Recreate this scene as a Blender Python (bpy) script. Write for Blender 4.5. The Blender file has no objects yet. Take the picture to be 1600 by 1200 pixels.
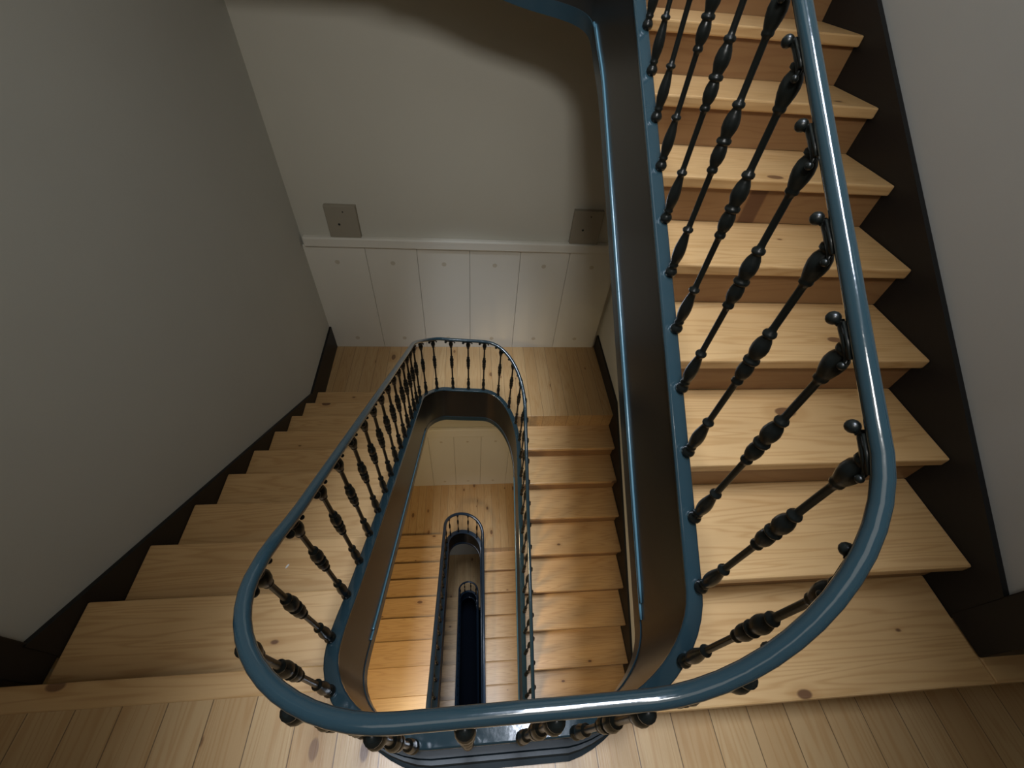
import bpy, bmesh, math, random
from mathutils import Vector, Matrix
random.seed(7)
SC = bpy.context.scene
COL = SC.collection
PI = math.pi

# ---------------------------------------------------------------- materials
def new_mat(name):
    m = bpy.data.materials.new(name); m.use_nodes = True
    nt = m.node_tree; nt.nodes.clear()
    out = nt.nodes.new('ShaderNodeOutputMaterial'); b = nt.nodes.new('ShaderNodeBsdfPrincipled')
    nt.links.new(b.outputs[0], out.inputs[0])
    return m, nt, b
def nd(nt, t, **kw):
    n = nt.nodes.new(t)
    for k, v in kw.items():
        if k.startswith('i_'):
            key = k[2:]
            key = int(key) if key.isdigit() else key
            n.inputs[key].default_value = v
        else: setattr(n, k, v)
    return n
def math_n(nt, op, a, b=None, c=None, clamp=False):
    n = nt.nodes.new('ShaderNodeMath'); n.operation = op; n.use_clamp = clamp
    for i, v in enumerate((a, b, c)):
        if v is None: continue
        if isinstance(v, (int, float)): n.inputs[i].default_value = v
        else: nt.links.new(v, n.inputs[i])
    return n.outputs[0]
def mix(nt, f, a, b, mode='MIX'):
    n = nt.nodes.new('ShaderNodeMix'); n.data_type = 'RGBA'; n.blend_type = mode
    for i, v in ((0, f), (6, a), (7, b)):
        if isinstance(v, (int, float)): n.inputs[i].default_value = v
        elif isinstance(v, tuple): n.inputs[i].default_value = v
        else: nt.links.new(v, n.inputs[i])
    return n.outputs[2]

def wood(name, along, light, dark, knot, rough=.34, plank=0.0, plank_axis='X', seam=.012, sat=1.0, off=0.0):
    """varnished softwood, grain along an axis, optional plank joints"""
    m, nt, b = new_mat(name)
    tc = nd(nt, 'ShaderNodeTexCoord'); oi = nd(nt, 'ShaderNodeObjectInfo')
    sep = nd(nt, 'ShaderNodeSeparateXYZ'); nt.links.new(tc.outputs['Object'], sep.inputs[0])
    x, y, z = sep.outputs
    rnd = math_n(nt, 'MULTIPLY', oi.outputs['Random'], 13.7)
    cell = None
    if plank:
        pa = x if plank_axis == 'X' else y
        q = math_n(nt, 'DIVIDE', math_n(nt, 'ADD', pa, off), plank)
        cell = math_n(nt, 'FLOOR', q)
        fr = math_n(nt, 'FRACT', q)
        rnd = math_n(nt, 'ADD', rnd, math_n(nt, 'MULTIPLY', math_n(nt, 'SINE', math_n(nt, 'MULTIPLY', cell, 12.99)), 9.1))
    u, v = (x, y) if along == 'X' else (y, x)
    cmb = nd(nt, 'ShaderNodeCombineXYZ')
    nt.links.new(math_n(nt, 'ADD', math_n(nt, 'MULTIPLY', u, .8), rnd), cmb.inputs[0])
    nt.links.new(math_n(nt, 'ADD', math_n(nt, 'MULTIPLY', v, 15.0), rnd), cmb.inputs[1])
    nt.links.new(math_n(nt, 'MULTIPLY', z, 9.0), cmb.inputs[2])
    n1 = nd(nt, 'ShaderNodeTexNoise', i_Scale=.9, i_Detail=2.0, i_Roughness=.5, i_Distortion=.25)
    nt.links.new(cmb.outputs[0], n1.inputs['Vector'])
    # growth rings
    rings = math_n(nt, 'SINE', math_n(nt, 'MULTIPLY', n1.outputs[0], 80.0))
    rings = math_n(nt, 'MULTIPLY_ADD', rings, .5, .5)
    rings = math_n(nt, 'POWER', rings, 3.0)
    n2 = nd(nt, 'ShaderNodeTexNoise', i_Scale=.9, i_Detail=2.0)
    nt.links.new(cmb.outputs[0], n2.inputs['Vector'])
    fine = nd(nt, 'ShaderNodeTexNoise', i_Scale=14.0, i_Detail=3.0)
    nt.links.new(cmb.outputs[0], fine.inputs['Vector'])
    # knots
    ck = nd(nt, 'ShaderNodeCombineXYZ')
    nt.links.new(math_n(nt, 'ADD', math_n(nt, 'MULTIPLY', u, 2.2), rnd), ck.inputs[0])
    nt.links.new(math_n(nt, 'ADD', math_n(nt, 'MULTIPLY', v, 4.2), rnd), ck.inputs[1])
    vo = nd(nt, 'ShaderNodeTexVoronoi', i_Scale=1.0); vo.voronoi_dimensions = '2D'
    nt.links.new(ck.outputs[0], vo.inputs['Vector'])
    sc = nd(nt, 'ShaderNodeSeparateXYZ'); nt.links.new(vo.outputs['Color'], sc.inputs[0])
    size = math_n(nt, 'MULTIPLY', math_n(nt, 'GREATER_THAN', sc.outputs[0], .6), math_n(nt, 'MULTIPLY_ADD', sc.outputs[1], .07, .025))
    kn = math_n(nt, 'SMOOTH_MIN', 1.0, math_n(nt, 'MULTIPLY', math_n(nt, 'SUBTRACT', size, vo.outputs['Distance']), 60.0), .1)
    kn = math_n(nt, 'MAXIMUM', kn, 0.0, clamp=True)
    col = mix(nt, math_n(nt, 'MULTIPLY', rings, .42), light, dark)
    col = mix(nt, math_n(nt, 'MULTIPLY', n2.outputs[0], .40), col, dark)
    col = mix(nt, math_n(nt, 'MULTIPLY', fine.outputs[0], .22), col, dark)
    halo = math_n(nt, 'MULTIPLY', math_n(nt, 'SUBTRACT', math_n(nt, 'MULTIPLY', size, 2.4), vo.outputs['Distance']), 14.0)
    halo = math_n(nt, 'MULTIPLY', math_n(nt, 'MINIMUM', math_n(nt, 'MAXIMUM', halo, 0.0), 1.0), .35)
    col = mix(nt, halo, col, dark)
    col = mix(nt, math_n(nt, 'MULTIPLY', kn, .85), col, knot)
    if plank:
        tone = math_n(nt, 'MULTIPLY_ADD', math_n(nt, 'SINE', math_n(nt, 'MULTIPLY', cell, 78.2)), .12, .12)
        col = mix(nt, tone, col, dark)
        e = math_n(nt, 'MINIMUM', fr, math_n(nt, 'SUBTRACT', 1.0, fr))
        sm = math_n(nt, 'LESS_THAN', e, seam)
        col = mix(nt, math_n(nt, 'MULTIPLY', sm, .8), col, (.035, .02, .012, 1))
    tone2 = math_n(nt, 'MULTIPLY', oi.outputs['Random'], .16)
    col = mix(nt, tone2, col, dark)
    nt.links.new(col, b.inputs['Base Color'])
    b.inputs['Roughness'].default_value = rough
    bp = nd(nt, 'ShaderNodeBump', i_Strength=.08, i_Distance=.004)
    nt.links.new(fine.outputs[0], bp.inputs['Height']); nt.links.new(bp.outputs[0], b.inputs['Normal'])
    b.inputs['Coat Weight'].default_value = .25; b.inputs['Coat Roughness'].default_value = .3
    return m

def paint(name, col, rough=.3, bump=.1, scale=60., var=.15, col2=None, coat=0.0, spec=.5):
    m, nt, b = new_mat(name)
    tc = nd(nt, 'ShaderNodeTexCoord')
    n = nd(nt, 'ShaderNodeTexNoise', i_Scale=scale, i_Detail=3.0); nt.links.new(tc.outputs['Object'], n.inputs['Vector'])
    n3 = nd(nt, 'ShaderNodeTexNoise', i_Scale=2.2, i_Detail=4.0); nt.links.new(tc.outputs['Object'], n3.inputs['Vector'])
    c2 = col2 or tuple(c * .7 for c in col[:3]) + (1,)
    f = math_n(nt, 'MULTIPLY', n3.outputs[0], var * 2)
    nt.links.new(mix(nt, f, col, c2), b.inputs['Base Color'])
    b.inputs['Roughness'].default_value = rough
    b.inputs['Specular IOR Level'].default_value = spec
    bp = nd(nt, 'ShaderNodeBump', i_Strength=bump, i_Distance=.002)
    nt.links.new(n.outputs[0], bp.inputs['Height']); nt.links.new(bp.outputs[0], b.inputs['Normal'])
    b.inputs['Coat Weight'].default_value = coat; b.inputs['Coat Roughness'].default_value = .08
    return m

PL = (.68, .45, .215, 1); PD = (.38, .195, .060, 1); PK = (.09, .035, .018, 1)
M = {}
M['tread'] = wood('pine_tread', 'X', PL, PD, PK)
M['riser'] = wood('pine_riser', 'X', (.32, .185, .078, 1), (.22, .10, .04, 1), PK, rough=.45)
M['floor'] = wood('pine_floorboards', 'Y', (.60, .43, .225, 1), PD, PK, plank=.122, off=.012, seam=.012)
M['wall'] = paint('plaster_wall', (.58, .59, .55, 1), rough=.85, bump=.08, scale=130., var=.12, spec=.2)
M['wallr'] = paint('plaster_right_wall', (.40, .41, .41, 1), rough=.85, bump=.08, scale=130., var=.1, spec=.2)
M['wallw'] = paint('plaster_far_wall', (.60, .58, .50, 1), rough=.85, bump=.08, scale=130., var=.1, spec=.2)
M['panel'] = paint('painted_boards', (.76, .74, .66, 1), rough=.55, bump=.12, scale=60., var=.08)
M['soffit'] = paint('plaster_soffit', (.60, .53, .40, 1), rough=.8, bump=.2, var=.1)
M['teal'] = paint('teal_gloss_paint', (.017, .036, .045, 1), rough=.13, bump=.3, scale=30., var=.25, coat=.6)
M['teal2'] = paint('teal_string_paint', (.012, .030, .040, 1), rough=.28, bump=.15, scale=30., var=.3, coat=.2)
M['dark'] = paint('dark_string_face', (.011, .0115, .010, 1), rough=.3, bump=.06, scale=14., var=.4, col2=(.018, .013, .010, 1), coat=.1)
M['iron'] = paint('dark_green_iron', (.006, .0085, .008, 1), rough=.32, bump=.3, scale=90., var=.4, col2=(.007, .007, .006, 1), coat=0, spec=.35)
M['navy'] = paint('navy_paint', (.016, .032, .055, 1), rough=.3, bump=.1, var=.3, coat=.2)
M['skirt'] = paint('black_brown_skirting', (.0035, .004, .005, 1), rough=.5, bump=.12, var=.3)
M['plate'] = paint('grey_beige_plate', (.33, .30, .235, 1), rough=.6, bump=.1, var=.1)
M['hole'] = paint('dark_hole', (.01, .01, .01, 1), rough=.6)
M['bead'] = paint('teal_bead', (.07, .15, .19, 1), rough=.2, bump=.1, coat=.4)
M['border'] = paint('dark_border_paint', (.009, .018, .023, 1), rough=.5, bump=.2, coat=0)
M['seam'] = paint('board_joint', (.16, .14, .10, 1), rough=.8)
M['bit'] = paint('white_scrap', (.9, .9, .85, 1), rough=.4)
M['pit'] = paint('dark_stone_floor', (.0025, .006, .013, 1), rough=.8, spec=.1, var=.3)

# ---------------------------------------------------------------- mesh helpers
def obj(name, verts, faces, mat, parent=None, smooth=False, bevel=0, mats=None, midx=None, loc=None):
    me = bpy.data.meshes.new(name)
    org = Vector((0, 0, 0))
    me.from_pydata([tuple(v) for v in verts], [], faces)
    for mm in (mats or [mat]): me.materials.append(mm)
    if midx: me.polygons.foreach_set('material_index', midx)
    bm = bmesh.new(); bm.from_mesh(me); bmesh.ops.recalc_face_normals(bm, faces=bm.faces[:]); bm.to_mesh(me); bm.free()
    if smooth: me.polygons.foreach_set('use_smooth', [True] * len(me.polygons))
    if smooth == 'angle': me.set_sharp_from_angle(angle=.6)
    me.update()
    o = bpy.data.objects.new(name, me); COL.objects.link(o)
    if parent is not None:
        o.parent = parent; o.location = -parent.location
    if bevel:
        bv = o.modifiers.new('bevel', 'BEVEL'); bv.width = bevel; bv.segments = 2; bv.limit_method = 'ANGLE'; bv.angle_limit = .6
    return o
def tag(o, label=None, cat=None, group=None, kind=None):
    if label: o['label'] = label
    if cat: o['category'] = cat
    if group: o['group'] = group
    if kind: o['kind'] = kind
    return o
def empty(name, loc, label, cat, group=None):
    o = bpy.data.objects.new(name, None); COL.objects.link(o); o.location = loc
    o.empty_display_size = .1
    return tag(o, label, cat, group)
def box(x0, x1, y0, y1, z0, z1):
    v = [(x, y, z) for z in (z0, z1) for y in (y0, y1) for x in (x0, x1)]
    f = [(0, 1, 3, 2), (4, 6, 7, 5), (0, 4, 5, 1), (2, 3, 7, 6), (0, 2, 6, 4), (1, 5, 7, 3)]
    return v, f
def prism_xy(poly, z0, z1):
    n = len(poly)
    v = [(x, y, z0) for x, y in poly] + [(x, y, z1) for x, y in poly]
    f = [tuple(range(n - 1, -1, -1)), tuple(range(n, 2 * n))] + [(i, (i + 1) % n, n + (i + 1) % n, n + i) for i in range(n)]
    return v, f
def prism_yz(poly, xa, xb):
    """poly of (y,z); xa, xb are functions of y"""
    n = len(poly)
    v = [(xa(y), y, z) for y, z in poly] + [(xb(y), y, z) for y, z in poly]
    f = [tuple(range(n)), tuple(range(2 * n - 1, n - 1, -1))] + [(i, (i + 1) % n, n + (i + 1) % n, n + i) for i in range(n)]
    return v, f
def join(parts):
    V, F = [], []
    for v, f in parts:
        k = len(V); V += list(v); F += [tuple(i + k for i in q) for q in f]
    return V, F
def lathe(prof, seg=16, c=(0, 0, 0)):
    V, F = [], []
    for r, z in prof:
        for i in range(seg):
            a = 2 * PI * i / seg
            V.append((c[0] + r * math.cos(a), c[1] + r * math.sin(a), c[2] + z))
    for j in range(len(prof) - 1):
        for i in range(seg):
            a, b = j * seg + i, j * seg + (i + 1) % seg
            F.append((a, b, b + seg, a + seg))
    F.append(tuple(range(seg - 1, -1, -1))); F.append(tuple(range((len(prof) - 1) * seg, len(prof) * seg)))
    return V, F

# ---------------------------------------------------------------- stair numbers (metres)
R = .17
gU, yU, rU = .2777, .1248, .1693          # flight climbing from the near landing, right side
gL, yL = .2694, .3155                     # flight going down, left side
gD, yD = .2745, 2.5546                    # flight below on the right, from the mid landing down
XR, XRL = 1.54, 1.42
YF, YF2 = 3.535, 3.668
def XLf(y): return -1.3596 - .021 * (y - yL)

# ---------------------------------------------------------------- the wreathed path of string and handrail
def pchip(xs, ys):
    n = len(xs); h = [xs[i+1]-xs[i] for i in range(n-1)]; d = [(ys[i+1]-ys[i])/h[i] for i in range(n-1)]
    m = [d[0]] + [0]*(n-2) + [d[-1]]
    for i in range(1, n-1):
        if d[i-1]*d[i] > 0:
            w1 = 2*h[i]+h[i-1]; w2 = h[i]+2*h[i-1]; m[i] = (w1+w2)/(w1/d[i-1]+w2/d[i])
    def f(x):
        x = min(max(x, xs[0]), xs[-1])
        k = 0
        while k < n-2 and x > xs[k+1]: k += 1
        t = (x-xs[k])/h[k]
        return (2*t**3-3*t*t+1)*ys[k]+(t**3-2*t*t+t)*h[k]*m[k]+(-2*t**3+3*t*t)*ys[k+1]+(t**3-t*t)*h[k]*m[k+1]
    return f
class Path:
    """items: ('L', x, y, e) straight to; ('A', x, y, e, corner_x, corner_y) quarter ellipse to, bulging to the corner"""
    def __init__(s, start, items):
        pts = [(start[0], start[1])]; kn = [(0.0, start[2])]; L = 0.0
        for it in items:
            x0, y0 = pts[-1]; x1, y1, e = it[1:4]
            if it[0] == 'L':
                D = math.hypot(x1-x0, y1-y0); n = max(1, int(D/.05)); e0 = kn[-1][1]
                for i in range(1, n+1):
                    pts.append((x0+(x1-x0)*i/n, y0+(y1-y0)*i/n)); 
                    if i % 4 == 0 and i < n: kn.append((L+D*i/n, e0+(e-e0)*i/n))
                L += D
            else:
                cx, cy = it[4:6]; n = 14
                ox, oy = x0+x1-cx, y0+y1-cy      # ellipse centre
                for i in range(1, n+1):
                    t = PI/2*i/n
                    x = ox+(x0-ox)*math.cos(t)+(x1-ox)*math.sin(t)
                    y = oy+(y0-oy)*math.cos(t)+(y1-oy)*math.sin(t)
                    L += math.hypot(x-pts[-1][0], y-pts[-1][1]); pts.append((x, y))
            kn.append((L, e))
        s.p = pts; s.s = [0.0]
        for a, b in zip(pts, pts[1:]): s.s.append(s.s[-1]+math.hypot(b[0]-a[0], b[1]-a[1]))
        s.e = pchip([k[0] for k in kn], [k[1] for k in kn])
        s.len = s.s[-1]
        s.nrm = []
        for i in range(len(pts)):
            a = pts[max(i-1, 0)]; b = pts[min(i+1, len(pts)-1)]
            dx, dy = b[0]-a[0], b[1]-a[1]; d = math.hypot(dx, dy)
            s.nrm.append((-dy/d, dx/d))       # left of travel
    def at(s, d, off=0.0):
        d = min(max(d, 0), s.len); k = 0
        while k < len(s.p)-2 and d > s.s[k+1]: k += 1
        t = (d-s.s[k])/(s.s[k+1]-s.s[k])
        n = [s.nrm[k][j]*(1-t)+s.nrm[k+1][j]*t for j in (0, 1)]
        l = math.hypot(*n); n = [c/l for c in n]
        return (s.p[k][0]*(1-t)+s.p[k+1][0]*t+n[0]*off, s.p[k][1]*(1-t)+s.p[k+1][1]*t+n[1]*off, s.e(d)), n
    def near(s, x, y, lo=0, hi=1e9):
        b = min((i for i in range(len(s.p)) if lo <= s.s[i] <= hi), key=lambda i: (s.p[i][0]-x)**2+(s.p[i][1]-y)**2)
        best = None
        for i in range(-20, 21):
            d = s.s[b]+i*.003
            q = s.at(d)[0]; c = (q[0]-x)**2+(q[1]-y)**2
            if best is None or c < best[0]: best = (c, d)
        return best[1]
def eU(y): return rU+(y-yU)/gU*rU
def eL(y, z=0): return z-(y-yL)/gL*R
def eD(y, z=-1.7): return z-(yD-y)/gD*R

# travelling downwards, the well lies on the right of travel, the steps on the left... sign handled by OUT
P1 = Path((-.42, .45, eL(.45, 3.4)+.1), [
    ('L', -.42, 2.33, eL(2.33, 3.4)+.1), ('A', -.06, 2.74, 1.96, -.42, 2.74), ('L', .26, 2.74, 1.86),
    ('A', .555, 2.40, eU(2.40)+.19, .555, 2.74), ('L', .555, .34, eU(.34)+.19),
    ('A', .27, .111, .185, .555, .111), ('L', -.11, .111, .140), ('A', -.415, .35, .075, -.415, .111),
    ('L', -.415, 2.36, eL(2.36)+.09), ('A', -.22, 2.72, -1.47, -.415, 2.72), ('L', .13, 2.72, -1.50),
    ('A', .455, 2.22, eD(2.22)+.12, .455, 2.72), ('L', .455, .36, eD(.36)+.12),
    ('A', .20, .10, -3.14, .455, .10), ('L', -.10, .10, -3.24)])
P2 = Path((-.10, .10, -3.24), [
    ('A', -.347, .36, eL(.36, -3.4)+.1, -.347, .10), ('L', -.347, 2.49, eL(2.49, -3.4)+.1),
    ('A', -.095, 2.767, -4.93, -.347, 2.767), ('A', .17, 2.49, eD(2.49, -5.1)+.1, .17, 2.767),
    ('L', .17, .36, eD(.36, -5.1)+.1), ('A', -.05, .10, -6.55, .17, .10)])
P3 = Path((-.05, .10, -6.55), [
    ('A', -.235, .30, eL(.30, -6.8)+.1, -.235, .10), ('L', -.235, 2.66, eL(2.66, -6.8)+.1),
    ('A', -.05, 2.85, -8.33, -.235, 2.85), ('A', .135, 2.66, eD(2.66, -8.5)+.1, .135, 2.85),
    ('L', .135, .36, eD(.36, -8.5)+.1), ('A', -.05, .10, -10.1, .135, .10)])
# OUT: +1 when 'left of travel' points to the steps (outwards from the well)
# downward on the left side means travelling +Y: left of travel is -X = outwards.  so OUT = +1
RAIL = .630

def sweep_rect(path, s0, s1, o0, o1, z0, z1, step=.05):
    """band between offsets o0..o1 and heights z0..z1 (numbers or functions of s) about the string-top line"""
    n = max(2, int((s1-s0)/step)); V = []; F = []
    g = lambda z, d: z(d) if callable(z) else z
    ds = sorted(set([s0, s1]+[d for d in path.s if s0 < d < s1]))
    for d in ds:
        for off, z in ((o0, z0), (o1, z0), (o1, z1), (o0, z1)):
            q, _ = path.at(d, off); V.append((q[0], q[1], q[2]+g(z, d)))
    for i in range(len(ds)-1):
        for k in range(4):
            a, b = i*4+k, i*4+(k+1) % 4
            F.append((a, b, b+4, a+4))
    e = (len(ds)-1)*4
    F += [(0, 1, 2, 3), (e+3, e+2, e+1, e)]
    return V, F
def sweep_tube(path, s0, s1, dz, r, seg=20, off=0.0, ry=None, taper=None):
    ds = sorted(set([s0, s1]+[d for d in path.s if s0 < d < s1])); ry = ry or r
    pts = []
    for d in ds:
        q, n = path.at(d, off(d) if callable(off) else off); pts.append((Vector((q[0], q[1], q[2]+dz)), Vector((n[0], n[1], 0))))
    V = []; F = []
    for i, (p, n) in enumerate(pts):
        t = (pts[min(i+1, len(pts)-1)][0]-pts[max(i-1, 0)][0]).normalized()
        up = t.cross(n).normalized(); 
        if up.z < 0: up = -up
        for k in range(seg):
            a = 2*PI*k/seg; V.append(p+n*(r*math.cos(a))+up*(ry*math.sin(a)))
    for i in range(len(pts)-1):
        for k in range(seg):
            a, b = i*seg+k, i*seg+(k+1) % seg; F.append((a, b, b+seg, a+seg))
    e = (len(pts)-1)*seg
    F += [tuple(range(seg)), tuple(range(e+seg-1, e-1, -1))]
    return V, F

# ---------------------------------------------------------------- stringers
def stringer(path, label, hb, beads, s0=0, s1=None, mats=('dark', 'teal2'), capw=.021):
    s1 = s1 or path.len
    q, _ = path.at((s0+s1)/2)
    t = empty('stringer', (q[0], q[1], q[2]), label, 'stringer')
    v, f = sweep_rect(path, s0, s1, -.018, .018, lambda d: -hb(d), -.018)
    obj('string_board', v, f, M[mats[0]], t, smooth='angle')
    v, f = sweep_rect(path, s0, s1, -capw, capw, -.018, 0.0)
    o = obj('cap_strip', v, f, M['teal'] if mats[1] != 'navy' else M['navy'], t, bevel=.005, smooth='angle'); o['label'] = 'glossy blue green top edge'
    v, f = sweep_rect(path, s0, s1, -.021, .02, lambda d: -hb(d)-.004, lambda d: -hb(d)+.055)
    obj('lower_band', v, f, M[mats[1]], t, smooth='angle')
    for a, b in beads:
        for k in (0, 1):
            v, f = sweep_tube(path, a+.04*k, b-.04*k, 0, .0045, 8, off=-.021)
            v = [(x, y, z-hb0+.068+.0125*k) for (x, y, z), hb0 in zip(v, [hb(d) for d in sorted(set([a+.04*k, b-.04*k]+[d for d in path.s if a+.04*k < d < b-.04*k])) for _ in range(8)])]
            o = obj('bead', v, f, M['bead'], t, smooth=True); o['label'] = 'thin raised bead along the face'
    return t
s_rc = P1.near(.555, 2.40, 0, 6); s_r0 = P1.near(.555, .34, 0, 8)
s_l0 = P1.near(-.415, .33, s_r0, 99); s_l1 = P1.near(-.415, 2.36, s_l0, 99)
s_d0 = P1.near(.455, 2.22, s_l1, 99); s_d1 = P1.near(.455, .36, s_d0, 99)
hb1 = pchip([0, s_rc-.9, s_rc, s_rc+.4, s_r0, s_r0+.5, s_l0, s_l1, s_l1+.6, s_d0, 99], [.57, .60, .52, .45, .45, .45, .46, .46, .46, .45, .45])
stringer(P1, 'wide dark stair string with blue green edge around the foreground well', hb1,
         [(s_rc+.02, s_r0-.02), (s_l0+.12, s_l1-.02), (s_d0+.05, s_d1-.05)])
stringer(P2, 'dark navy stair string around the narrower well one storey below', lambda d: .45, [], mats=('dark', 'navy'), capw=.03)
stringer(P3, 'dark navy stair string around the smallest, deepest visible well', lambda d: .45, [], mats=('navy', 'navy'))

# ---------------------------------------------------------------- baluster master
def smooth_prof(pts, k=3):
    out = []
    for (r0, z0), (r1, z1) in zip(pts, pts[1:]):
        for i in range(k): t = i/k; out.append((r0+(r1-r0)*t, z0+(z1-z0)*t))
    return out+[pts[-1]]
PROF = [(.006, -.006), (.0135, -.004), (.0165, .004), (.0165, .010), (.013, .017), (.0095, .022), (.0125, .027), (.0125, .031), (.0105, .034),
        (.0125, .042), (.0150, .056), (.0158, .070), (.0148, .086), (.0118, .105), (.0090, .120), (.0085, .126), (.0125, .129), (.0138, .133), (.0125, .137), (.0080, .140),
        (.0072, .150), (.0070, .268), (.0078, .276), (.0118, .279), (.0125, .283), (.0112, .288), (.0092, .291), (.0135, .300), (.0158, .312), (.0150, .326), (.0120, .336),
        (.0110, .338), (.0158, .341), (.0166, .345), (.0155, .349), (.0115, .352), (.0130, .358), (.0168, .370), (.0172, .382), (.0145, .396), (.0100, .406), (.0092, .409),
        (.0128, .412), (.0135, .416), (.0120, .420), (.0080, .423), (.0072, .432), (.0070, .520), (.0080, .527), (.0115, .530), (.0120, .534), (.0110, .538),
        (.0130, .543), (.0165, .556), (.0180, .568), (.0165, .580), (.0125, .588), (.0110, .591), (.0150, .594), (.0150, .600), (.0100, .604), (.0080, .612)]
bv, bf = lathe(PROF, 14)
bal_me = bpy.data.meshes.new('baluster'); bal_me.from_pydata(bv, [], bf); bal_me.materials.append(M['iron'])
bal_me.polygons.foreach_set('use_smooth', [True]*len(bal_me.polygons))
# bracket: a bar along the rail with a ball at the rising end and a small scroll at the other
def tube_pts(pts, rad, seg=8):
    V = []; F = []
    for i, p in enumerate(pts):
        p = Vector(p); t = (Vector(pts[min(i+1, len(pts)-1)])-Vector(pts[max(i-1, 0)])).normalized()
        a = t.cross(Vector((0, 1, 0))); a = a.normalized() if a.length > 1e-4 else Vector((0, 0, 1)); b = t.cross(a)
        for k in range(seg):
            w = 2*PI*k/seg; V.append(p+a*(rad[i]*math.cos(w))+b*(rad[i]*math.sin(w)))
    for i in range(len(pts)-1):
        for k in range(seg):
            x, y = i*seg+k, i*seg+(k+1) % seg; F.append((x, y, y+seg, x+seg))
    n = (len(pts)-1)*seg; F += [tuple(range(seg)), tuple(range(n+seg-1, n-1, -1))]
    return V, F
def ball(c, r, seg=12):
    return lathe([(max(.0005, r*math.sin(PI*i/8)), -r*math.cos(PI*i/8)) for i in range(9)], seg, c)
kv, kf = join([
    tube_pts([(-.030, 0, -.010), (-.022, 0, -.004), (-.008, 0, -.002), (.008, 0, -.002), (.024, 0, -.006), (.036, 0, -.006)], [.003, .006, .008, .008, .006, .005]),
    tube_pts([(.030, .002, -.008), (.035, .003, -.011), (.040, .005, -.012)], [.005, .0045, .004]),
    ball((.041, .006, -.012), .0108), ball((-.034, .004, -.013), .0065),
    ([(-.028, -.007, 0), (.030, -.007, 0), (.030, .007, 0), (-.028, .007, 0), (-.028, -.007, .006), (.030, -.007, .006), (.030, .007, .006), (-.028, .007, .006)],
     [(0, 1, 2, 3), (7, 6, 5, 4), (0, 4, 5, 1), (1, 5, 6, 2), (2, 6, 7, 3), (3, 7, 4, 0)])])
br_me = bpy.data.meshes.new('scroll_bracket'); br_me.from_pydata([tuple(v) for v in kv], [], kf); br_me.materials.append(M['iron'])
br_me.polygons.foreach_set('use_smooth', [True]*len(br_me.polygons))

def balustrade(path, spots, s0, s1, label, rail_r=.0145, rail_mat='teal', brackets=True, slim=1.0, boff=.013, roff=0.0):
    q, _ = path.at((s0+s1)/2)
    t = empty('stair_railing', (q[0], q[1], q[2]), label, 'railing')
    v, f = sweep_tube(path, s0, s1, RAIL, rail_r, 24, ry=rail_r*.95, off=roff)
    o = obj('handrail', v, f, M[rail_mat], t, smooth=True); o['label'] = 'smooth blue green painted handrail' if rail_mat == 'teal' else 'dark handrail'
    for d in spots:
        q, n = path.at(d, boff)
        b = bpy.data.objects.new('baluster', bal_me); COL.objects.link(b); b.parent = t
        b.location = Vector(q)-t.location
        b.scale = (slim, slim, 1.0)
        b.rotation_euler = (0, 0, random.random()*6)
        # lean the head in under the rail
        lean = math.atan2(.013, .6)
        b.rotation_mode = 'QUATERNION'
        ax = Vector((n[1]*-1, n[0], 0))
        b.rotation_quaternion = Matrix.Rotation(-lean if False else 0, 4, ax).to_quaternion()
        if brackets:
            q0, _ = path.at(d-.03, 0); q1, _ = path.at(d+.03, 0)
            X = (Vector(q0)-Vector(q1)).normalized()               # rising direction
            Y = Vector((n[0], n[1], 0)); Z = X.cross(Y); 
            if Z.z < 0: Z = -Z
            Y = Z.cross(X)
            m = Matrix((X, Y, Z)).transposed().to_4x4()
            k = bpy.data.objects.new('scroll_bracket', br_me); COL.objects.link(k); k.parent = b
            qq, _ = path.at(d, .004); w = Vector((qq[0], qq[1], qq[2]+RAIL-rail_r-.003))
            inv = (Matrix.Translation(Vector(q)) @ Matrix.Diagonal((slim, slim, 1, 1))).inverted()
            k.matrix_local = inv @ (Matrix.Translation(w) @ m)
    return t

def between(a, b, step=.143):
    n = max(1, round((b-a)/step)); return [a+(b-a)*i/n for i in range(n+1)]
# right flight, near curve, left flight, far curve, lower right flight
R_sp = [P1.near(.555, .345+.1427*n, s_rc-.1, s_r0+.1) for n in range(14)][::-1]
top_sp = between(s_rc-1.25, R_sp[0])[:-1]
L_sp = [P1.near(-.415, .374+.147*n, s_l0-.05, s_l1+.05) for n in range(13)]
sF = P1.near(-.014, 2.72, s_l1, s_d0)
near_sp = between(R_sp[-1], L_sp[0])[1:-1]
far_sp = between(L_sp[-1], sF)[1:] 
rest = []
d = sF+.141
while d < P1.len-.3: rest.append(d); d += .1427
spots1 = top_sp+R_sp+near_sp+L_sp+far_sp+rest
print('balusters', len(spots1))
balustrade(P1, spots1, .4, P1.len, 'blue green handrail on dark iron balusters sweeping round the foreground well and down',
           roff=lambda d: .011*max(0, min(1, 1-(d-s_r0)/.35)))
sp2 = between(.12, P2.len-.15, .15)
balustrade(P2, sp2, 0, P2.len, 'dark iron railing with round end on the storey below', rail_r=.021, rail_mat='navy', brackets=False, boff=.003, slim=.85)
sp3 = between(.12, P3.len-.15, .13)
balustrade(P3, sp3, 0, P3.len, 'tiny dark railing at the bottom of the well', rail_r=.016, rail_mat='navy', brackets=False, boff=.003, slim=.85)

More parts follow.
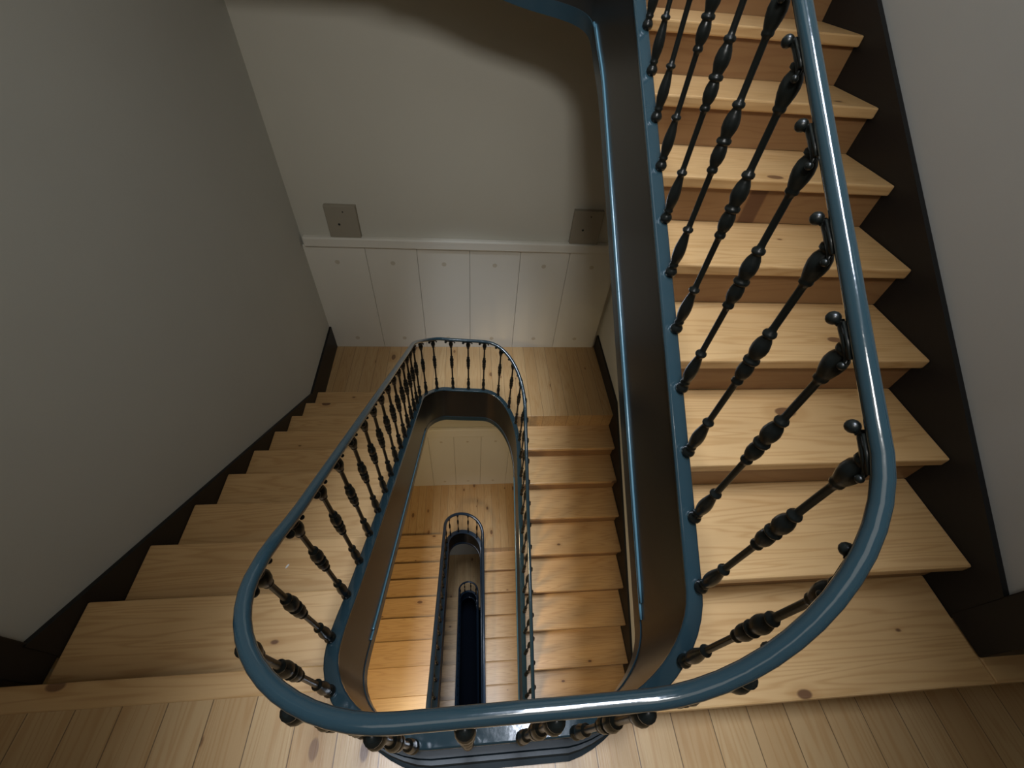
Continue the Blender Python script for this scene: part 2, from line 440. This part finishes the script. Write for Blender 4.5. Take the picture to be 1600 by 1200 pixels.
# ---------------------------------------------------------------- flights
def inner_x(path, y, side, lo, hi, off=.018):
    """x of the outer string face at depth y, on a stretch lo..hi of the path"""
    best = None
    for d in path.s:
        if lo <= d <= hi:
            q, _ = path.at(d, off)
            c = abs(q[1]-y)
            if best is None or c < best[0]: best = (c, q[0])
    return best[1]
def flight_up(name_label, nose, g, r, z0, xin, xout, n=9, soffit=True, top_riser=True, dip=.266):
    """treads whose noses face -Y and rise away. nose(k) -> Y"""
    t = empty('stair_flight', (xout-.3, nose(1), z0), name_label, 'staircase')
    for k in range(1, n+1):
        y0, y1 = nose(k), nose(k+1)+.03
        xs = [xin(y0+(y1-y0)*i/4) for i in range(5)]
        poly = [(xs[i], y0+(y1-y0)*i/4) for i in range(5)]+[(xout, y1), (xout, y0)]
        v, f = prism_xy(poly, z0+k*r-.038, z0+k*r); obj('tread', v, f, M['tread'], t, bevel=.006)
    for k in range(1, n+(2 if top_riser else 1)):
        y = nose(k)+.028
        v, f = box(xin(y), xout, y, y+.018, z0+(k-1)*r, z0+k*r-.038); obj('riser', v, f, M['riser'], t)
    if soffit:
        a, b = nose(1)+.12, nose(n)-.05
        ln = lambda y: z0+r+(y-nose(1))/g*r-dip
        xi = xin((a+b)/2)-.028
        v, f = prism_yz([(a, ln(a)), (b, ln(b)), (b, ln(b)+.03), (a, ln(a)+.03)], lambda y: xi, lambda y: xout)
        obj('soffit', v, f, M['soffit'], t)
    return t
def flight_down(name_label, nose, g, z0, xin, xout, n=9, soffit=True):
    """treads descending away from z0; nose(k) -> Y of the nose of tread k (faces +Y)"""
    t = empty('stair_flight', (-1.0, nose(0), z0-R*n), name_label, 'staircase')
    for k in range(1, n+1):
        y0, y1 = nose(k-1)-.03, nose(k)
        xs = [xin(y0+(y1-y0)*i/4) for i in range(5)]
        poly = [(xs[i], y0+(y1-y0)*i/4) for i in range(5)]+[(xout(y1), y1), (xout(y0), y0)]
        v, f = prism_xy(poly, z0-k*R-.038, z0-k*R); obj('tread', v, f, M['tread'], t, bevel=.006)
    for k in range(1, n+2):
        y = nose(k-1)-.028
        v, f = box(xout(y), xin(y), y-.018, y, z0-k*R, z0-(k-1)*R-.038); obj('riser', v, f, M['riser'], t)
    if soffit:
        a, b = nose(0)-.02, nose(n)+.02
        b = nose(n)-.35
        ln = lambda y: z0-(y-nose(0))/g*R-.375
        v, f = prism_yz([(a, ln(a)), (b, ln(b)), (b, ln(b)+.03), (a, ln(a)+.03)], lambda y: xin((a+b)/2)+.026, lambda y: xout(y))
        obj('soffit', v, f, M['soffit'], t)
    return t
nU = lambda k: yU+(k-1)*gU
nD = lambda k: yD-(10-k)*gD
nL = lambda k: yL+k*gL
xinU = lambda y: inner_x(P1, y, 1, s_rc-.35, s_r0+.25) if y > .12 else .58
flight_up('right-hand flight of pine steps climbing from the near landing', nU, gU, rU, 0, xinU, XR)
flight_down('left-hand flight of pine steps going down from the near landing', nL, gL, 0,
            lambda y: inner_x(P1, y, -1, s_l0-.2, s_l1+.33), XLf)
flight_up('pine steps below on the right, rising to the first mid landing', nD, gD, R, -3.4,
          lambda y: inner_x(P1, y, 1, s_d0-.45, s_d1+.1), XRL, dip=.345)
flight_down('left-hand pine steps seen through the well, one storey below', nL, gL, -3.4,
            lambda y: inner_x(P2, y, -1, .1, 2.95), XLf)
flight_up('right-hand pine steps seen through the well, two flights below', nD, gD, R, -6.8,
          lambda y: inner_x(P2, y, 1, 2.9, 5.6), XRL, dip=.36)
flight_down('narrow glimpse of pine steps deep beside the smallest well', nL, gL, -6.8,
            lambda y: inner_x(P3, y, -1, .1, 2.9), XLf, soffit=False)
# the flight above the camera's left: its underside shades the left wall
flight_down('underside of the flight going up overhead on the left', nL, gL, 3.4,
            lambda y: inner_x(P1, y, -1, 0, s_rc-1.4) if y > .45 else -.44, XLf)

flight_up('pine flight overhead on the right, above the picture', nU, gU, rU, 3.4, lambda y: .575, XR)
# ---------------------------------------------------------------- landings
def struct(name, v, f, mat, **kw):
    o = obj(name, v, f, mat, **kw); o['kind'] = 'structure'; return o
def curve_pts(path, a, b, off=.018):
    out = []
    for d in [a]+[s for s in path.s if a < s < b]+[b]:
        q, _ = path.at(d, off); out.append((q[0], q[1]))
    return out
def landing_mesh(poly, z, th=.22): return prism_xy(poly, z-th, z)
# near landing (z=0): behind the near curve
c = curve_pts(P1, P1.near(.555, .16, s_r0, s_l0), P1.near(-.415, .28, s_r0, s_l0+.1))
c = [p for p in c]
poly = [(2.3, -1.5), (2.3, .155), (c[0][0], .155)]+c+[(-.445, yL-.033), (XLf(.3)-.9, yL-.0+.03), (-2.3, -1.5)]
v, f = landing_mesh([(x, min(y, yL-.033) if x < -.3 else y) for x, y in poly], 0)
struct('floor', v, f, M['floor'])
a_, b_ = P1.near(.45, .15, s_r0, s_l0), P1.near(-.30, .15, s_r0, s_l0)
V, F = [], []
ds = [a_]+[d for d in P1.s if a_ < d < b_]+[b_]
for d in ds:
    for off, z in ((.019, 0), (.068, 0), (.068, .012), (.055, .016), (.050, .024), (.040, .024), (.036, .016), (.019, .016)):
        w_ = min(1, (d-a_)/.2+.1, (b_-d)/.2+.1); q, _ = P1.at(d, .019+(off-.019)*w_); V.append((q[0], q[1], z))
for i in range(len(ds)-1):
    for k in range(8):
        F.append((i*8+k, i*8+(k+1) % 8, (i+1)*8+(k+1) % 8, (i+1)*8+k))
F += [tuple(range(8)), tuple(range((len(ds)-1)*8+7, (len(ds)-1)*8-1, -1))]
struct('trim_5', V, F, M['border'])
# nosing board of the left-hand flight
v, f = box(-2.25, -.432, yL-.068, yL, -.03, .003)
o = struct('trim_1', v, f, M['tread'], bevel=.005)
# the wide first step continues past the wall corner on the right
v, f = box(XR+.002, 2.3, yU, yU+.3, rU-.038, rU)
struct('floor_step', v, f, M['tread'], bevel=.005)
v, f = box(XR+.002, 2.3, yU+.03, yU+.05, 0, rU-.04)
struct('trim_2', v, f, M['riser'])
# mid landings
def mid_landing(path, a, b, z, yl, yr, yf, xl, xr):
    c = curve_pts(path, a, b)     # from left to right along the far curve
    poly = [(xl, yf), (xl, yl), (c[0][0], yl)]+[p for p in c if p[1] > yl+.001 or p[0] > 0]+[(c[-1][0], yr), (xr, yr), (xr, yf)]
    return landing_mesh(poly, z)
yl9 = nL(9)-.03
a = s_l1+.0
dL = min((d for d in P1.s if s_l1 <= d <= sF), key=lambda d: abs(P1.at(d, .018)[0][1]-(yl9)))
dR = min((d for d in P1.s if sF <= d <= s_d0+.2), key=lambda d: abs(P1.at(d, .018)[0][1]-(yD)))
v, f = mid_landing(P1, dL, dR, -1.7, yl9, yD, 3.6, -1.50, 1.44)
struct('floor_mid', v, f, M['floor'], bevel=.004)
m2 = P2.near(-.095, 2.767, 1, 5)
dL = min((d for d in P2.s if 1 <= d <= m2), key=lambda d: abs(P2.at(d, .018)[0][1]-(yl9)))
dR = min((d for d in P2.s if m2 <= d <= 5), key=lambda d: abs(P2.at(d, .018)[0][1]-(yD)))
v, f = mid_landing(P2, dL, dR, -5.1, yl9, yD, 3.75, -1.50, 1.44)
struct('floor_lower', v, f, M['floor'])
m3 = P3.near(-.05, 2.85, 1, 5)
dL = min((d for d in P3.s if 1 <= d <= m3), key=lambda d: abs(P3.at(d, .018)[0][1]-(yl9)))
dR = min((d for d in P3.s if m3 <= d <= 5), key=lambda d: abs(P3.at(d, .018)[0][1]-(yD)))
v, f = mid_landing(P3, dL, dR, -8.5, yl9, yD, 3.75, -1.50, 1.44)
struct('floor_deep', v, f, M['floor'])
for z, p, xa, xb in ((-3.4, P2, -.42, .46), (-6.8, P3, -.3, .2)):
    v, f = box(-2.3, 2.3, -1.5, .075, z-.2, z)
    struct('floor_storey', v, f, M['floor'])
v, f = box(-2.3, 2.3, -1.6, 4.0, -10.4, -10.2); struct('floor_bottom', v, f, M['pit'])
# upper mid landing with its plaster underside
mU = P1.near(.05, 2.74, 0, s_rc+.1)
c = curve_pts(P1, P1.near(-.42, 2.45, 0, mU), P1.near(.555, 2.55, mU, s_rc+.2), .03)
v, f = prism_xy([(-1.47, 3.6), (-1.44, 2.74), (c[0][0], 2.74)]+[p for p in c if p[1] > 2.62]+[(c[-1][0], 2.63), (1.56, 2.63), (1.56, 3.6)], 1.45, 1.7)
struct('ceiling', v, f, M['soffit'])

v, f = prism_xy([(-2.3, -1.5), (2.3, -1.5), (2.3, .13), (.52, .13), (.46, -.14), (-.40, -.14), (-.46, .28), (-2.3, .28)], 3.1, 3.30); struct('ceiling_landing', v, f, M['soffit'])
v, f = prism_xy([(-1.47, 3.6), (-1.44, 2.74), (-.4, 2.74), (.55, 2.74), (1.56, 2.63), (1.56, 3.6)], 4.85, 5.1)
struct('ceiling_upper', v, f, M['soffit'])
# ---------------------------------------------------------------- walls
H0, H1 = -10.4, 8.3
xw = lambda y: XLf(y)-.02
v, f = prism_yz([(.43, H0), (3.75, H0), (3.75, H1), (.43, H1)], lambda y: xw(y)-.18, xw)
struct('wall_left', v, f, M['wall'])
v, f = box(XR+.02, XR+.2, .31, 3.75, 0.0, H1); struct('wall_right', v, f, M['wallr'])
v, f = box(XRL+.02, XR+.2, .10, 3.75, H0, -.02); struct('wall_right_lower', v, f, M['wall'])
v, f = box(-1.7, 1.75, 3.565, 3.75, -1.92, H1); struct('wall_far', v, f, M['wallw'])
v, f = box(-1.7, 1.75, 3.70, 3.9, H0, -1.92); struct('wall_far_lower', v, f, M['wallw'])
v, f = box(-2.5, 2.5, -1.7, -1.5, H0, 8.3); struct('wall_back', v, f, M['wall'])
v, f = box(-2.5, -2.3, -1.5, .43, H0, 8.3); struct('wall_back_left', v, f, M['wall'])
v, f = box(2.3, 2.5, -1.5, .31, H0, 8.3); struct('wall_back_right', v, f, M['wall'])
v, f = box(-2.3, -1.6, .43, .6, H0, 3.0); struct('wall_return_left', v, f, M['wall'])
v, f = box(1.75, 2.3, .31, .5, H0, 3.0); struct('wall_return_right', v, f, M['wall'])
# dark posts where the flight walls end at the landing
v, f = box(XR-.002, XR+.22, .19, .312, rU, 3.0); struct('trim_3', v, f, M['skirt'], bevel=.004)
v, f = box(-1.6, XLf(.4)-.004, .335, .432, -.17, 3.0); struct('trim_4', v, f, M['skirt'], bevel=.004)

# skirtings running up beside the steps
def skirt(name, pts_top, pts_bot, xa, xb):
    v, f = prism_yz(pts_top+pts_bot[::-1], xa, xb)
    return struct(name, v, f, M['skirt'])
skirt('baseboard_right', [(.30, eU(.30)+.075), (2.62, eU(2.62)+.075), (3.56, 1.95)], [(.30, .02), (2.62, 1.3), (3.56, 1.3)], lambda y: XR, lambda y: XR+.022)
skirt('baseboard_left', [(.42, eL(.42)+.045), (2.64, -1.435), (3.56, -1.42)], [(.42, -.45), (2.64, -1.85), (3.56, -1.85)], lambda y: XLf(y)-.022, XLf)
skirt('baseboard_right_lower', [(.1, eD(.1)+.07), (2.6, -1.55), (3.54, -1.52)], [(.1, -3.6), (2.6, -1.9), (3.54, -1.9)], lambda y: XRL, lambda y: XRL+.022)
skirt('baseboard_left_lower', [(.1, eL(.1, -3.4)+.07), (2.64, -4.85), (3.69, -4.85)], [(.1, -3.6), (2.64, -5.3), (3.69, -5.3)], lambda y: XLf(y)-.022, XLf)
skirt('baseboard_right_deep', [(.1, eD(.1, -5.1)+.07), (2.6, -4.95), (3.69, -4.92)], [(.1, -7.0), (2.6, -5.3), (3.69, -5.3)], lambda y: XRL, lambda y: XRL+.022)

# ---------------------------------------------------------------- boarded parapet on the far wall
def parapet(yf, z0, z1, zt, seams, xl, xr, label):
    t = empty('wall_panelling', (0, yf, z0), label, 'panelling')
    xs = [xl]+seams+[xr]
    for a, b in zip(xs, xs[1:]):
        v, f = box(a+.0016, b-.0016, yf, yf+.028, z0, z1); obj('board', v, f, M['panel'], t, bevel=.0015)
    v, f = box(xl, xr, yf+.024, yf+.031, z0, z1); obj('joint_backing', v, f, M['seam'], t)
    v, f = box(xl+.03, xr, yf-.028, yf+.03, z1, zt); obj('ledge', v, f, M['panel'], t, bevel=.012)
    # filled screw heads
    for a, b in zip(xs, xs[1:]):
        for zz in (z0+.13, z1-.16):
            cx = (a+b)/2
            n = 12; vv = [(cx+.022*math.cos(2*PI*i/n), yf-.0006, zz+.022*math.sin(2*PI*i/n)) for i in range(n)]+[(cx, yf-.0016, zz)]
            obj('filled_screw', vv, [(i, (i+1) % n, n) for i in range(n)], M['plugs'], t)
    return t
M['plugs'] = paint('filled_screw_spots', (.60, .55, .44, 1), rough=.6)
parapet(YF, -1.7, -.49, -.40, [-.924, -.471, .005, .473, .935], -1.455, 1.405, 'pale boarded panelling with a top ledge on the far wall of the mid landing')
parapet(YF2, -5.1, -3.62, -3.44, [-.62, -.245, .165, .60], -1.47, 1.40, 'yellowish boarded panelling seen through the well, one storey below')
# two square cover plates above the ledge
def plate(x0, x1, z0, z1, label):
    t = empty('cover_plate', ((x0+x1)/2, YF+.03, z0), label, 'cover plate', 'square plates above the ledge')
    v, f = box(x0, x1, YF-.012, YF+.031, z0, z1); obj('plate', v, f, M['plate'], t, bevel=.004)
    n = 10
    for cx, cz, r in (((x0+x1)/2-.03, (z0+z1)/2-.02, .010), ((x0+x1)/2+.02, z1-.05, .006)):
        vv = [(cx+r*math.cos(2*PI*i/n), YF-.0135, cz+r*math.sin(2*PI*i/n)) for i in range(n)]+[(cx+r*math.cos(2*PI*i/n), YF-.011, cz+r*math.sin(2*PI*i/n)) for i in range(n)]
        obj('screw_hole', vv, [tuple(range(n))]+[(i, (i+1) % n, n+(i+1) % n, n+i) for i in range(n)], M['hole'], t)
plate(-1.185, -.93, -.40, -.12, 'grey square cover plate on the ledge near the left wall')
plate(.905, 1.166, -.40, -.09, 'grey square cover plate on the ledge beside the right-hand stair string')
# small white scrap on a tread
v, f = lathe([(.001, 0), (.006, .001), (.0045, .004), (.001, .006)], 7, (0, 0, 0))
sc_o = obj('paper_scrap', [(x*1.0, y*.5, z) for x, y, z in v], f, M['bit'])
tag(sc_o, 'tiny white scrap lying on a left-hand pine step', 'scrap')
sc_o.location = (-.777, .738, -.3398); sc_o.rotation_euler = (0, 0, 1.0); sc_o.scale = (1.8, 1.4, 1)

# ---------------------------------------------------------------- camera
cam = bpy.data.cameras.new('camera'); co = bpy.data.objects.new('camera', cam); COL.objects.link(co)
cam.sensor_width = 36; cam.lens = 14.898; cam.clip_start = .02
rows = ((0.99508898, -0.06968124, 0.07030247), (0.00538838, 0.74731782, 0.66444491), (0.09883764, 0.660803, -0.7440232))
m = Matrix((rows[0], rows[1], tuple(-c for c in rows[2]))).transposed().to_4x4()
m.translation = (0, .0598, 1.5843)
co.matrix_world = m
SC.camera = co

# ---------------------------------------------------------------- light
def area(name, loc, target, sx, sy, power, col, spread=180):
    l = bpy.data.lights.new(name, 'AREA'); l.shape = 'RECTANGLE'; l.size = sx; l.size_y = sy; l.energy = power; l.color = col
    l.spread = math.radians(spread)
    o = bpy.data.objects.new(name, l); COL.objects.link(o); o.location = loc
    o.rotation_euler = (Vector(target)-Vector(loc)).to_track_quat('-Z', 'Y').to_euler()
    return o
area('upper_landing_lamp', (-.04, -.3, 2.72), (.2, 3.5, .1), .36, .36, 11.5, (.97, .95, .92), 105)
area('skylight', (-.08, .5, 8.2), (-.08, .5, 0), 1.25, 2.8, 370, (.78, .86, 1.0), 120)
area('lower_stair_lamp', (-.8, .5, -1.25), (-.5, 2.2, -5), .3, .3, 24, (1.0, .72, .36), 150)
area('storey_fill', (-.15, -.5, -.40), (.62, .95, -3.0), .5, .4, 2.0, (.82, .87, 1.0), 80)  # added cool fill under the landing, brightens the lower right steps
area('deep_storey_fill', (.3, -.5, -3.9), (.3, 1.0, -6.2), .5, .4, 7, (.85, .90, 1.0), 90)  # unseen helper light, added to lift the deep right-hand steps
area('landing_fill', (-.45, -.8, 2.75), (-.3, 1.6, .2), 1.6, 1.0, 4.5, (1.0, .93, .82), 170)  # large soft fill added behind the camera to lift the walls, no real fitting
w = bpy.data.worlds.new('world'); w.use_nodes = True; SC.world = w
bg = w.node_tree.nodes['Background']; bg.inputs[0].default_value = (.86, .93, 1.0, 1); bg.inputs[1].default_value = .30
SC.view_settings.view_transform = 'Standard'
SC.view_settings.exposure = 0
